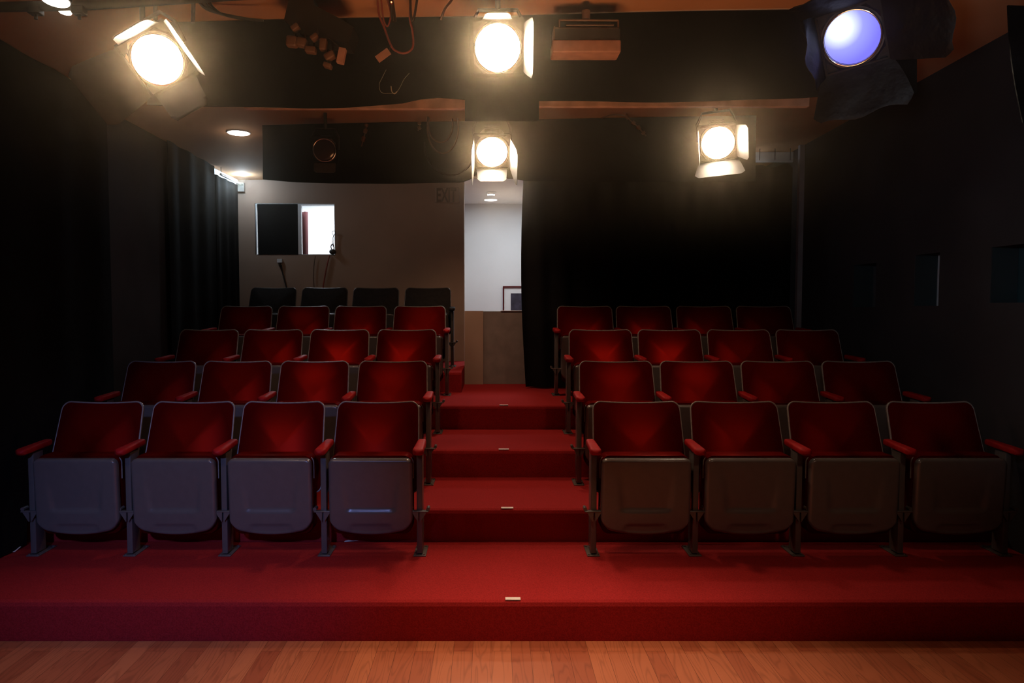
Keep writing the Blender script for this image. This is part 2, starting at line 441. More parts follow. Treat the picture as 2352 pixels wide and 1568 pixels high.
def seat_meshes(p, dark):
    key = (p, dark)
    if key in CACHE: return CACHE[key]
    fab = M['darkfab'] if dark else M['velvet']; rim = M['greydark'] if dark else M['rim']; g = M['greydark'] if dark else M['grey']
    o0 = rounded_back(p, -.003); c = (0, .53)
    q = {}
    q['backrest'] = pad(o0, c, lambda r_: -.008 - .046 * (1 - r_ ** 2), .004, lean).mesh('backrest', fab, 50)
    o1 = rounded_back(p, 0)
    sh = pad(o1, c, lambda r_: .0, .016, lean, 5)
    q['back_shell'] = sh.mesh('back_shell', g, 40)
    q['back_rim'] = MB().tube([lean(x, z, -.002) for x, z in o1], .0046, 8, True).mesh('back_rim', rim, 80)
    q['seat_pan'] = MB().grid(pan_fn(p), 48, 60, (0, .014, 0)).mesh('seat_pan', g, 60)
    Wp = (p - .068) / 2
    rimp = [(-Wp, .016, .40)] + [(-Wp + .03 - .03 * cos(a * pi / 12), .016, .482 + .03 * sin(a * pi / 12)) for a in range(7)] + [(Wp - .03 + .03 * sin(a * pi / 12), .016, .482 + .03 * cos(a * pi / 12)) for a in range(7)] + [(Wp, .016, .40)]
    q['pan_rim'] = MB().tube(rimp, .0032, 8).mesh('pan_rim', rim, 80)
    W = (p - .076) / 2
    oc = []
    for (a, b_, s0) in ((W - .04, .525 - .04, 0), (-W + .04, .525 - .04, 1), (-W + .05, .16, 2), (W - .05, .16, 3)):
        for i in range(6):
            t = (s0 + i / 5) * pi / 2; rr = .04 if s0 < 2 else .05; oc.append((a + rr * cos(t), b_ + rr * sin(t)))
    mapc = lambda x, z, d: Vector((x, .036 + d + (-(z - .3) * .05), z))
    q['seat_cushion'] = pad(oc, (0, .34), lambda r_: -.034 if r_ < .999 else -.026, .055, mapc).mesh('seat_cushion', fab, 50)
    pp = MB().box((-.015, .0, .012), (.015, .085, .535), bev=.004)
    q['leg'] = pp.mesh('leg', g, 40)
    fp = MB().box((-.033, -.012, 0), (.033, .15, .006), bev=.002)
    for (x, y) in ((-.022, .0), (.022, .0), (-.022, .135), (.022, .135)): fp.cyl((x, y, .005), (x, y, .010), .006, seg=10)
    q['foot_plate'] = fp.mesh('foot_plate', g, 40)
    hb = MB().box((-.048, -.022, .232), (.048, .012, .238), bev=.002)
    for s in (-1, 1): hb.prism([(s * .004, .232), (s * .038, .232), (s * .006, .182)], 1, -.020, -.004)
    hb.cyl((-.045, -.01, .245), (-.045, .03, .245), .010, seg=12).cyl((.045, -.01, .245), (.045, .03, .245), .010, seg=12)
    q['hinge_bracket'] = hb.mesh('hinge_bracket', g, 40)
    # arm rest : rounded pad, a little wider in front
    def arm(u, v):
        a = v * 2 * pi; t = u
        y = -.115 + .26 * t
        w = (.029 - .006 * t); h = .017
        e = min(1, min(t, 1 - t) / .09); e = sqrt(max(0, 1 - (1 - e) ** 2)); e = .25 + .75 * e
        ca, sa = cos(a), sin(a)
        x = w * e * (abs(ca) ** .55) * (1 if ca > 0 else -1)
        z = .552 + .010 * t + h * e * (abs(sa) ** .55) * (1 if sa > 0 else -1)
        return Vector((x, y, z))
    am = MB(); am.grid(arm, 18, 24)
    bmesh.ops.remove_doubles(am.b, verts=am.b.verts, dist=.0003)
    bmesh.ops.holes_fill(am.b, edges=[e_ for e_ in am.b.edges if e_.is_boundary], sides=60)
    q['armrest'] = am.mesh('armrest', M['darkfab'] if dark else M['armpad'], 60)
    CACHE[key] = q; return q
def seat(x, yb, z, p, label, group, end_side, dark=False):
    """x centre, yb depth of the top of the back; end_side: which sides carry a standard"""
    q = seat_meshes(p, dark)
    t = thing('theatre_seat', label, 'theatre seat', (x, yb - .265, z), group)
    if yb < 4: t.scale = (1, 1, 1.02)
    bk = link('backrest', q['backrest'], t); s = link('back_shell', q['back_shell'], t); s['label'] = 'grey metal back shell'
    link('back_rim', q['back_rim'], s)
    sp_ = link('seat_pan', q['seat_pan'], t); sp_['label'] = 'tipped-up grey metal seat pan'
    link('pan_rim', q['pan_rim'], sp_)
    link('seat_cushion', q['seat_cushion'], t)
    for sd in end_side:
        l = link('leg', q['leg'], t, (sd * p / 2, 0, 0)); link('foot_plate', q['foot_plate'], l, (0, 0, 0)); link('hinge_bracket', q['hinge_bracket'], l, (0, 0, 0))
        link('armrest', q['armrest'], t, (sd * p / 2, .025, 0))
    return t
LX = [[-2.193, -1.678, -1.170, -.6405], [-2.224, -1.713, -1.193, -.666], [-2.216, -1.712, -1.192, -.666], [-2.195, -1.683, -1.173, -.645], [-2.194, -1.678, -1.163, -.643]]
LPX = [[240, 449, 655, 870], [375, 548.5, 725, 904], [483, 630, 782, 935.5], [568.5, 699.5, 830, 965], [630, 747.5, 865, 983.5]]
RPX = [[1460, 1683, 1905, 2132], [1413, 1597.5, 1782.5, 1968], [1378, 1535.5, 1694, 1851], [1342, 1476.5, 1614.5, 1751.5]]
TY = [922, 832, 760, 705, 662]
rown = ['front row', 'second row', 'third row', 'fourth row', 'dark fifth row']
posn = ['next to the aisle', 'second from the aisle', 'third from the aisle', 'farthest out by the wall']
for k in range(5):
    xs = [P(v, TY[k], YB[k]).x for v in LPX[k]]; p = .501
    for i, x in enumerate(xs):
        a = 3 - i
        lab = ('charcoal seat in the raised rear row left of the aisle, %s' if k == 4 else 'red theatre seat, ' + rown[k] + ' left of aisle, %s') % posn[a]
        seat(x, YB[k], STEP * (k + 1), p, lab, 'seats in the ' + rown[k] + ' left of the aisle', (-1, 1) if i == 3 else (-1,), k == 4)
for k in range(4):
    xs = [P(v, TY[k] - (8 if k == 0 else 6), YB[k]).x for v in RPX[k]]; p = .533
    for i, x in enumerate(xs):
        seat(x, YB[k], STEP * (k + 1), p, 'red theatre seat, ' + rown[k] + ' right of aisle, ' + posn[i],
             'seats in the ' + rown[k] + ' right of the aisle', (-1, 1) if i == 0 else (1,))

# white tape markers on the step edges
for k, (x, y) in enumerate(((1178, 1369), (1165, 1168), (1157, 1028), (1157, 926))):
    c = P(x, y, RY[k] + .03); z = STEP * (k + 1)
    w = .034
    mb = MB().box((c.x - w, RY[k] + .012, z + .0005), (c.x + w, RY[k] + .040, z + .004), bev=.001)
    tag(part('step_marker', mb, M['tape']), 'white marker strip on the aisle edge of the ' + ['lowest', 'second', 'third', 'top'][k] + ' red carpet step', 'marker', 'white aisle step markers')
def scrap(x, y, zf, w, h, label, mat):
    u = (784 - y) / F; Y = (zf - HC) / (-sin(TH) + u * cos(TH)) * (cos(TH) + u * sin(TH)); c = P(x, y, Y)
    def fn(a, b_): return Vector((c.x + (a - .5) * w, c.y + (b_ - .5) * h + .02 * a, zf + .004 + .012 * sin(a * 5) ** 2 * b_))
    tag(part('paper_scrap', MB().grid(fn, 8, 4, (0, 0, .001)), mat), label, 'paper scrap')
scrap(808, 1243, STEP, .075, .04, 'small white paper scrap on carpet beneath the front row', M['tape'])
scrap(25, 1268, STEP, .05, .05, 'crumpled pale scrap on carpet by the left wall curtain', M['tape'])

# ------------------------------------------------------------------ drapes and borders
def border(name, label, x0, x1, Y, ytop, ybot, group=None, amp=.012, th=.006, n_=90, top_fn=None):
    """black cloth border; ybot / edges given as photo height functions"""
    def fn(u, v):
        x = x0 + (x1 - x0) * u
        a = P(x, ybot(x), Y); c = P(x, 300, Y)
        zt = CZ(a.x, Y) - .004 if ytop is None else P(x, ytop(x), Y).z
        z = a.z + (zt - a.z) * v
        return Vector((a.x, Y + amp * sin(u * 31 + 2 * v) * (1 - v) + amp * .6 * sin(u * 13 - 1 + 3 * v), z))
    return tag(part(name, MB().grid(fn, n_, 14, (0, th, 0)), M['black_cloth'], smooth=60), label, 'stage drape', group)
def lerp(pts):
    def f_(x):
        if x <= pts[0][0]: return pts[0][1]
        for (a, b_), (c, d) in zip(pts, pts[1:]):
            if x <= c: return b_ + (d - b_) * (x - a) / (c - a)
        return pts[-1][1]
    return f_
YA, YBB = 3.62, 5.5
border('cloth_border', 'near black cloth border hung below the ceiling behind the upper lamps', 338, 2105, YA, None,
       lerp([(338, 241), (700, 248), (780, 246), (925, 238), (960, 230), (1010, 225), (1068, 229), (1240, 232), (1500, 233), (1640, 232), (1845, 224), (1960, 214), (2110, 216)]), 'black cloth borders', .008)
tag(part('cloth_drop', MB().grid(lambda u, v: Vector((P(1068, 250, 3.60).x + (P(1238, 250, 3.60).x - P(1068, 250, 3.60).x) * u, 3.595 + .004 * sin(9 * u), P(1150, 278, 3.6).z + (P(1150, 190, 3.6).z - P(1150, 278, 3.6).z) * v)), 20, 6, (0, .005, 0)), M['black_cloth'], smooth=60),
    'short black cloth drop hanging below the near border, above the doorway', 'stage drape')
border('cloth_border', 'far black cloth border hanging above the rear doorway and EXIT sign', 604, 1735, YBB, None,
       lerp([(604, 412), (680, 418), (760, 421), (930, 421), (1062, 419), (1082, 411), (1096, 399), (1130, 402), (1210, 416), (1735, 418)]), 'black cloth borders', .008)
# wood battens seen under the near border
Yb1 = 3.72
def batten(x0, x1, y0, y1, label):
    a = P(x0, y1, Yb1); c = P(x1, y0, Yb1)
    tag(part('wood_batten', MB().box((a.x, Yb1, a.z), (c.x, Yb1 + .035, c.z), bev=.002), M['board']), label, 'wood batten', 'battens behind the near border')
batten(560, 1068, 200, 249, 'pale wood batten showing under the near black border, left of centre')
batten(1238, 1860, 205, 244, 'pale wood batten showing under the near black border, right of centre')

# tall black curtain closing the right rear
def bigc(u, v):
    xt = lerp([(0, 1205), (1, 1834)])
    xb = P(1204, 300, 6.62).x; xe = XR - .05
    zz = .735 + (CZ(1.5, 6.62) - .14 - .735) * v
    edge = .035 * sin(v * 3.1) * (1 - u) - .02 * (1 - u) * (1 - v)
    ztop = .02 * sin(u * 60) * v * max(0, (u - .8) * 5) if u > .8 else 0
    return Vector((xb + (xe - xb) * u - edge, 6.62 + .022 * sin(u * 70) + .012 * sin(u * 31 + 1), zz + ztop))
tag(part('tall_curtain', MB().grid(bigc, 260, 10, (0, .005, 0)), M['black_cloth'], smooth=70), 'full-height black curtain right of the doorway, behind the right-hand seats', 'curtain')
# hanging wires of that curtain and the pale strip of wall seen over it
mb = MB().box((P(1728, 352, 6.75).x, 6.75, P(1800, 372, 6.75).z), (XR - .002, 6.77, P(1800, 349, 6.75).z))
struct('wall_rear_strip', mb, simple('pale_rear_paint', (.55, .58, .6), .8))
for i, x in enumerate((1745, 1780, 1815)):
    a = P(x, 368, 6.63); c = Vector((a.x, 6.63, CZ(a.x, 6.63)))
    tag(part('curtain_hook', MB().tube([a, c], .003, 6), M['cable']), 'thin hook wire holding the tall black curtain, %s of three' % ['leftmost', 'middle', 'rightmost'][i], 'hook', 'hooks of the tall black curtain')

# curtains on the left wall
def side_curtain(xa, xb, ztop, zbot, off, amp, n_, label):
    ya, yb_ = Yx(xa, 600, XL + off), Yx(xb, 600, XL + off)
    def fn(u, v):
        y = ya + (yb_ - ya) * u; zt = ztop(y) if callable(ztop) else ztop
        return Vector((XL + off + amp * sin(u * n_ * 2 * pi) + amp * .3 * sin(u * n_ * 5 + 1), y, zbot + (zt - zbot) * v))
    tag(part('side_curtain', MB().grid(fn, n_ * 10, 8, (-.004, 0, 0)), M['black_cloth'], smooth=70), label, 'curtain', 'black curtains on the left wall')
ct = lambda y: CZ(XL, y) - .004
ya = .6
def fn(u, v):
    y = ya + (Yx(230, 600, XL + .05) - ya) * u
    zb = .005 if y < RY[0] else (.19 if y < RY[1] - .01 else (.37 if y < RY[2] - .01 else .55))
    zb = .005 if y < RY[0] - .03 else .57
    zb = max(zb, .005)
    z0 = .57 if y > RY[0] - .06 else .005
    return Vector((XL + .125 + .006 * sin(u * 60) + .004 * sin(u * 23), y, z0 + (ct(y) - z0) * v))
def fn2(u, v):
    y = ya + (Yx(230, 600, XL + .05) - ya) * u
    k = sum(1 for r_ in RY[:4] if y > r_ - .06)
    z0 = STEP * k + .008
    return Vector((XL + .125 + .006 * sin(u * 60) + .004 * sin(u * 23), y, z0 + (ct(y) - z0) * v))
tag(part('side_curtain', MB().grid(fn2, 300, 8, (-.004, 0, 0)), M['black_cloth'], smooth=70), 'large black curtain covering the left wall beside the front rows', 'curtain', 'black curtains on the left wall')
side_curtain(390, 497, ct, .91, .04, .008, 3, 'black curtain on the left wall beyond the grey wall panel')
side_curtain(498, 549, lambda y: P(520, 413, 7.2).z, .91, .04, .007, 3, 'lower black curtain on the left wall at the rear corner, light leaking above it')
# slit of daylight above the last curtain, its rod
sy0, sy1 = Yx(478, 380, XL), BW - .01
struct('window_5', MB().box((XL + .001, sy0, P(520, 412, 7.2).z + .012), (XL + .008, sy1, CZ(XL, sy0) - .012)), M['slit'])
rod = MB().tube([Vector((XL + .07, 6.95, P(520, 413, 7.2).z + .01)), Vector((XL + .07, BW - .02, P(520, 413, 7.2).z + .01))], .012, 10)
ro = thing('curtain_rod', 'short grey curtain rod at the top of the left rear corner', 'rod', (0, 0, 0))
part('rod', rod, M['rim'], ro, 60)
part('bracket', MB().box((XL + .008, BW - .06, P(520, 413, 7.2).z - .06), (XL + .09, BW - .04, P(520, 413, 7.2).z + .03)), M['rim'], ro)
hk = P(495, 388, 6.95)
part('hook', MB().tube(spline([(XL + .07, 6.96, hk.z - .03), (XL + .07, 6.96, hk.z + .02), (XL + .085, 6.96, hk.z + .04), (XL + .10, 6.96, hk.z + .02)]), .004, 6), M['rim'], ro, 60)

# drape / flap at the top right corner
def leg(u, v):
    a = P(2318 + 60 * u, 15, 3.0); c = P(2352 + 60 * u, 285, 3.0)
    e_ = lerp([(0, 0), (.12, 10), (1, 0)])
    q_ = P(2316 + (8 * sin(v * 3)) * (1 - u) * -1 + 70 * u + (1 - v) * 34, 12 + 270 * (1 - v), 3.0)
    return Vector((q_.x, 3.0 + .02 * sin(v * 9) * u, q_.z))
tag(part('hanging_flap', MB().grid(leg, 8, 20, (0, .006, 0)), M['foil'], smooth=60), 'black hanging flap cut off by the upper right corner of the view', 'flap')

# ------------------------------------------------------------------ stage lamps
def stage_lamp(px_, py_, Y, aim, diam, label, doors, lens, roll=0., foil=False, top_z=None, group='stage lamps with barn doors'):
    """Fresnel lamp. local frame: lens at origin facing -Y. doors: dict side -> (open angle deg, length, w_in, w_out, mat)"""
    c = P(px_, py_, Y); R_ = diam / 2
    t = thing('stage_lamp', label, 'stage lamp', c, group)
    d = (Vector(aim) - c).normalized()
    q = (-d).to_track_quat('Y', 'Z') @ Matrix.Rotation(roll, 4, 'Y').to_quaternion()
    t.rotation_mode = 'QUATERNION'; t.rotation_quaternion = q
    bl = R_ * 2.6
    h = MB().lathe([(R_ * .2, bl), (R_ * .75, bl * .98), (R_ * 1.0, bl * .8), (R_ * 1.12, bl * .5), (R_ * 1.16, .02), (R_ * 1.16, .004), (R_ * 1.02, .004), (R_ * 1.02, .02)])
    for k in range(3): h.box((-R_ * .5, bl * (.3 + .18 * k), R_ * 1.05), (R_ * .5, bl * (.36 + .18 * k), R_ * 1.2))
    part('housing', h, M['black_metal'], t, 40)
    lp = [(0.001, -.004)] + [(R_ * sin(a * pi / 16), .004 - .008 * cos(a * pi / 16)) for a in range(1, 8)] + [(R_ * 1.0, .006), (R_ * .98, .012)]
    part('lens', MB().lathe(lp, seg=40), lens, t, 60)
    part('lens_ring', MB().tube([(R_ * 1.05 * cos(a * pi / 20), -.002, R_ * 1.05 * sin(a * pi / 20)) for a in range(40)], .005, 8, True), M['chrome'], t, 80)
    fw = R_ * 1.17
    fr_ = MB()
    for s in (-1, 1):
        fr_.box((-fw, -.006, s * fw - .008), (fw, .006, s * fw + .008)); fr_.box((s * fw - .008, -.006, -fw), (s * fw + .008, .006, fw))
    # corner webs of the accessory plate
    for sx_ in (-1, 1):
        for sz in (-1, 1):
            fr_.prism([(sx_ * fw, sz * fw), (sx_ * fw, sz * R_ * .6), (sx_ * R_ * .86, sz * R_ * .86), (sx_ * R_ * .6, sz * fw)], 1, .006, .010)
    part('door_frame', fr_, M['matt_black'] if not foil else M['foil'], t)
    for side, (ang, ln, wi, wo) in doors.items():
        a = radians(ang); mb = MB()
        def pt(u, v):
            w = (wi + (wo - wi) * (v ** .7)) * R_ * (2 * u - 1); l = ln * v
            cr_ = .012 * sin(u * 9 + v * 4) * v if foil else 0
            if v > .85: w *= 1 - (v - .85) * 1.2
            out = fw + l * sin(a) + cr_; fwd = -.008 - l * cos(a)
            if side == 'top': return Vector((w, fwd, out))
            if side == 'bottom': return Vector((w, fwd, -out))
            if side == 'right': return Vector((out, fwd, w))
            return Vector((-out, fwd, w))
        th = {'top': (0, .0, .0025), 'bottom': (0, 0, -.0025), 'right': (.0025, 0, 0), 'left': (-.0025, 0, 0)}[side]
        mb.grid(pt, 10, 12, th)
        part('barn_door', mb, M['foil'] if foil else M['door_metal'], t, 60)
    # yoke and clamp in world-up direction
    inv = q.inverted()
    up = inv @ Vector((0, 0, 1)); right = Vector((1, 0, 0))
    cen = Vector((0, bl * .45, 0)); up = (up - right * up.dot(right)).normalized()
    tz = (top_z if top_z else CZ(c.x, Y) - .10) - (c + q @ cen).z
    yh_ = min(max(tz * .55, R_ * 1.35), R_ * 2.2)
    yk = [cen + right * R_ * 1.22, cen + right * R_ * 1.26 + up * yh_ * .6, cen + right * R_ * .9 + up * yh_, cen - right * R_ * .9 + up * yh_, cen - right * R_ * 1.26 + up * yh_ * .6, cen - right * R_ * 1.22]
    part('yoke', MB().tube(yk, .009, 8), M['black_metal'], t, 40)
    uw = inv @ Vector((0, 0, 1)); s0 = cen + up * yh_
    ln = max(.03, (top_z if top_z else CZ(c.x, Y)) - (c + q @ s0).z)
    part('stem', MB().cyl(s0, s0 + uw * ln, .012, seg=12), M['black_metal'], t, 40)
    return t
SG = 'stage lamps with barn doors'
PIPEZ = P(300, 4, 3.3).z
# upper left
stage_lamp(362, 137, 3.15, (-.55, .2, .9), .20, 'lit stage lamp at upper left, tilted, with wide open barn doors', {
    'top': (22, .10, 1.0, .8), 'right': (16, .17, 1.1, 1.25), 'left': (78, .22, 1.1, 1.4), 'bottom': (66, .13, 1.0, .9)}, M['lamp'], roll=radians(-33), top_z=CZ(-1.5, 3.3))
# upper centre
stage_lamp(1143, 110, 3.15, (-.05, -1.2, 1.0), .19, 'lit round stage lamp at top centre above the rear doorway', {
    'top': (13, .10, .7, .5), 'right': (12, .17, 1.0, 1.25)}, M['lamp'], top_z=CZ(0, 3.15))
# lower centre
stage_lamp(1130, 349, 4.75, (-.0, 2.3, .9), .195, 'lit stage lamp hanging directly over the rear doorway', {
    'top': (10, .07, 1.0, .8), 'right': (8, .30, 1.0, 1.2), 'left': (2, .30, 1.0, 1.2), 'bottom': (14, .13, 1.05, .95)}, M['lamp2'], top_z=CZ(0, 4.75))
# lower right
stage_lamp(1649, 328, 4.75, (.2, 0, .6), .20, 'lit stage lamp at right, half shaded by its barn doors', {
    'top': (2, .12, 1.0, 1.1), 'right': (26, .14, 1.0, 1.1), 'left': (2, .14, 1.0, 1.1), 'bottom': (24, .16, 1.2, 1.6)}, M['lamp2'], roll=radians(-4), top_z=CZ(1.5, 4.75))
# blue, upper right
stage_lamp(1957, 87, 3.12, (-.4, .1, .8), .215, 'blue-filtered stage lamp at upper right inside crumpled black foil barn doors', {
    'top': (35, .16, 1.6, 1.9), 'right': (64, .26, 1.2, 1.6), 'left': (10, .16, 1.2, 1.4), 'bottom': (66, .20, 1.25, 1.9)}, M['bluelens'], roll=radians(-8), foil=True, top_z=CZ(1.6, 3.2))

# pipe with lamp heads at the top left
pz = P(100, 14, 3.0).z
tag(part('lighting_pipe', MB().tube([P(-260, 22, 3.0), P(200, 12, 3.04), P(600, -14, 3.08), P(1500, -46, 3.14), P(2500, -60, 3.2)], .020, 14), M['black_metal'], smooth=60), 'black lighting pipe crossing the very top of the view', 'pipe')
for i, (x, y, w) in enumerate(((128, 1, 28), (150, 27, 14))):
    c = P(x, y, 2.9 + .25 * i)
    t = thing('track_light', ['larger', 'smaller'][i] + ' glowing track light head at the top left corner', 'lamp', c, 'track lights at the top left')
    rr = w * 2.9 / F
    part('housing', MB().lathe([(rr * 1.1, -.0), (rr * 1.15, .02), (rr * .9, .09), (rr * .4, .11)], Matrix.Rotation(pi / 2 - .13, 4, 'X')), M['black_metal'], t, 40)
    part('lens', MB().lathe([(.001, -.004), (rr, -.003), (rr, .001)], Matrix.Rotation(pi / 2 - .13, 4, 'X')), M['down'], t)
for i, x in enumerate((82, 182)):
    c = P(x, 27, 3.03)
    t = thing('pipe_clamp', 'small black clamp under the lighting pipe, %s of two' % ['left', 'right'][i], 'clamp', c, 'clamps under the lighting pipe')
    part('body', MB().box((-.025, -.02, -.012), (.025, .02, .02), bev=.004), M['black_metal'], t); part('bolt', MB().cyl((0, 0, -.03), (0, 0, 0), .007), M['black_metal'], t)
# hanger stems by the left lamp
for i, (x0, x1) in enumerate(((357, 357), (445, 443))):
    tag(part('hanger_rod', MB().tube([P(x0, -20, 3.3), P(x1, 52, 3.3)], .009, 10), M['black_metal']), 'thin dark hanger rod above the upper left lamp, %s of two' % ['left', 'right'][i], 'rod', 'hanger rods above the upper left lamp')

# projector
pj = thing('projector', 'boxy ceiling projector with pale lower shell, right of the top centre lamp', 'projector', P(1346, 95, 3.45))
x0, x1 = P(1268, 95, 3.45).x - pj.location.x, P(1425, 95, 3.45).x - pj.location.x
zz = lambda y: P(1346, y, 3.45).z - pj.location.z
part('lower_shell', MB().box((x0, -.02, zz(123)), (x1, .10, zz(94)), bev=.008), M['plastic'], pj, 40)
part('front_grille', MB().box((x0 + .012, -.012, zz(94)), (x1 - .004, .10, zz(68))), M['greydark'], pj)
part('upper_shell', MB().box((x0 + .006, .0, zz(68)), (x1 - .006, .10, zz(62)), bev=.002).box((x0 + .006, -.01, zz(94)), (x0 + .014, .1, zz(62))), M['conn'], pj)
br_ = MB()
for a, b_ in (((1285, 64), (1285, 45)), ((1420, 64), (1420, 47)), ((1285, 46), (1420, 47)), ((1300, 58), (1410, 58))):
    A, B = P(*a, 3.45) - pj.location, P(*b_, 3.45) - pj.location; br_.tube([A, B], .005, 6)
br_.cyl(P(1346, 46, 3.47) - pj.location, P(1346, 25, 3.47) - pj.location, .02)
part('mount_bracket', br_, M['conn'], pj)

# dimmer box with plugs
db = thing('power_box', 'black angled power box hanging left of centre at the top, plugs below', 'power box', P(700, 30, 3.35))
poly = [(668, -20), (652, 46), (690, 78), (800, 100), (812, 62), (784, 44), (722, 12), (712, -20)]
V1 = [P(x, y, 3.33) - db.location for x, y in poly]
mb = MB(); A = [mb.b.verts.new(v) for v in V1]; B = [mb.b.verts.new(v + Vector((0, .14, 0))) for v in V1]
mb.b.faces.new(A); mb.b.faces.new(B[::-1])
for i in range(len(A)): j = (i + 1) % len(A); mb.b.faces.new((A[i], B[i], B[j], A[j]))
part('box', mb, M['black_metal'], db)
part('hanger', MB().cyl(P(690, -10, 3.4) - db.location, P(690, -60, 3.4) - db.location, .02), M['black_metal'], db)
plugs = [(678, 63, 9, 6, -.6), (670, 95, 13, 12, .1), (692, 97, 12, 10, .2), (713, 114, 12, 7, .1), (722, 85, 9, 5, -.6), (742, 102, 8, 13, .1), (757, 128, 12, 8, -.5), (752, 150, 9, 5, .3)]
for i, (x, y, w, h, ro_) in enumerate(plugs):
    c = P(x, y, 3.30); s = 3.3 / F
    t = thing('cable_plug', 'rounded brown cable plug in the cluster below the black power box', 'plug', c, 'plugs below the power box')
    rm = Matrix.Rotation(ro_, 4, 'Y')
    part('body', MB().box((-w * s, -.015, -h * s), (w * s, .03, h * s), rm, bev=min(w, h) * s * .5), M['conn'], t, 60)
    part('cord', MB().tube(spline([(0, .01, 0), (.01, .03, .03), (.0, .04, .08)], 4), .005, 6), M['cable'], t, 60)
t = thing('cable_plug', 'tilted oblong beige plug at the right end of the plug cluster', 'plug', P(784, 128, 3.3), 'plugs below the power box')
part('body', MB().box((-.016, -.012, -.034), (.016, .02, .034), Matrix.Rotation(.22, 4, 'Y'), bev=.003), M['plastic'], t)
part('cord', MB().tube(spline([(.0, .0, .03), (-.03, .02, .06), (-.06, .03, .09)], 4), .004, 6), M['cable'], t, 60)
# hanging cables near the top centre-left
def cable(pts, Y, r_, mat, label, grp=None, dy=0.):
    tag(part('hanging_cable', MB().tube(spline([P(x, y, Y + dy * i) for i, (x, y) in enumerate(pts)]), r_, 7), M[mat], smooth=80), label, 'cable', grp)
cable([(866, -20), (870, 30), (882, 62), (896, 100), (908, 116), (930, 122), (948, 108), (947, 70), (941, 40), (944, -20)], 3.42, .005, 'cable_red', 'reddish cable hanging in a long loop, carrying the white tag')
cable([(874, -20), (880, 40), (890, 60), (897, 30), (884, -20)], 3.40, .004, 'cable_red', 'short reddish cable loop beside the white-tagged cable')
cable([(942, -20), (944, 35), (950, 44), (961, -20)], 3.40, .006, 'cable', 'dark cable dropping right of the red looped cable')
cable([(1012, 46), (1022, 20), (1036, 2), (1048, -20)], 3.40, .006, 'cable_brown', 'thin brown cable curving up left of the top centre lamp')
cable([(893, -20), (900, 10), (905, 50)], 3.38, .012, 'cable', 'thick black cable connector with a tiny red glow')
tag(part('indicator_light', MB().cyl(P(899, 5, 3.36), P(899, 5, 3.37), .003), M['led']), 'tiny red indicator glow among the cables at the top', 'indicator light')
tg = thing('cable_tag', 'pale rectangular tag hanging from the red looped cable', 'tag', P(880, 127, 3.36))
part('card', MB().box((-.034, -.002, -.017), (.034, .002, .017), Matrix.Rotation(-.62, 4, 'Y')), M['plastic'], tg)
part('tie', MB().tube([(.028, 0, .02), P(897, 104, 3.4) - P(880, 127, 3.36)], .0015, 5), M['cable'], tg)
cable([(887, 160), (878, 178), (871, 195), (876, 212), (895, 214), (910, 212), (920, 198), (928, 182), (940, 168)], 3.35, .0010, 'wire', 'thin glinting wire loop hanging in front of the near border')
cable([(898, 198), (900, 210), (906, 215), (912, 210)], 3.34, .0026, 'wire', 'short bright wire end at the bottom of the wire loop')
for i in range(4):
    cable([(440 + 8 * i, -20), (470 + 9 * i, 18 + 2 * i), (520 + 6 * i, 34 + 2 * i), (590 + 5 * i, 47)], 3.40, .006, 'cable', 'black cable in the bundle running down to the near border at upper left', 'cable bundle at upper left')
# far border wiring
def coil(cx_, cy, rx, ry, Y, label, a0=-.3, a1=3.5, mat='cable_brown'):
    cable([(cx_ + rx * cos(a0 + (a1 - a0) * i / 10), cy + ry * sin(a0 + (a1 - a0) * i / 10)) for i in range(11)], Y, .006, mat, label)
coil(1017, 290, 36, 62, 5.30, 'large brown cable loop hanging left of the doorway lamp')
coil(1012, 285, 28, 42, 5.26, 'small brown cable loop inside the larger loop')
coil(1035, 330, 60, 72, 5.33, 'faint black cable swag below the brown loops', -.1, 3.2, 'cable')
def connector_string(pts, Y, label, grp):
    t = thing('connector_string', label, 'connectors', P(*pts[0], Y))
    L = t.location
    part('cord', MB().tube(spline([P(x, y, Y) - L for x, y in pts]), .005, 6), M['cable_brown'], t, 60)
    for (x, y), (x2, y2) in zip(pts, pts[1:]):
        a = P(x, y, Y) - L; b_ = P(x + (x2 - x) * .5, y + (y2 - y) * .5, Y) - L
        part('connector', MB().cyl(a, b_, .016, .013, 10), M['conn'], t, 40)
connector_string([(842, 285), (840, 297), (836, 314), (830, 336)], 5.36, 'string of pale connectors hanging on the far border, left', None)
connector_string([(963, 280), (964, 292), (960, 300)], 5.36, 'short pair of connectors on the far border beside the brown loops', None)
connector_string([(1436, 264), (1452, 280), (1464, 290), (1476, 303), (1484, 312)], 5.36, 'string of pale connectors trailing off the far border, right', None)
cable([(1380, 272), (1405, 264), (1425, 264), (1440, 268)], 5.36, .006, 'cable_brown', 'short brown cable feeding the right-hand connector string')
# unlit lamp on far border
t = stage_lamp(745, 345, 5.15, (-.6, 0, 1.0), .15, 'unlit black stage lamp in front of the far border, faint red glint', {
    'bottom': (60, .07, 1., 1.)}, simple('unlit_lens', (.03, .012, .01), .12), top_z=CZ(-1.2, 5.15), group='unlit stage lamps')

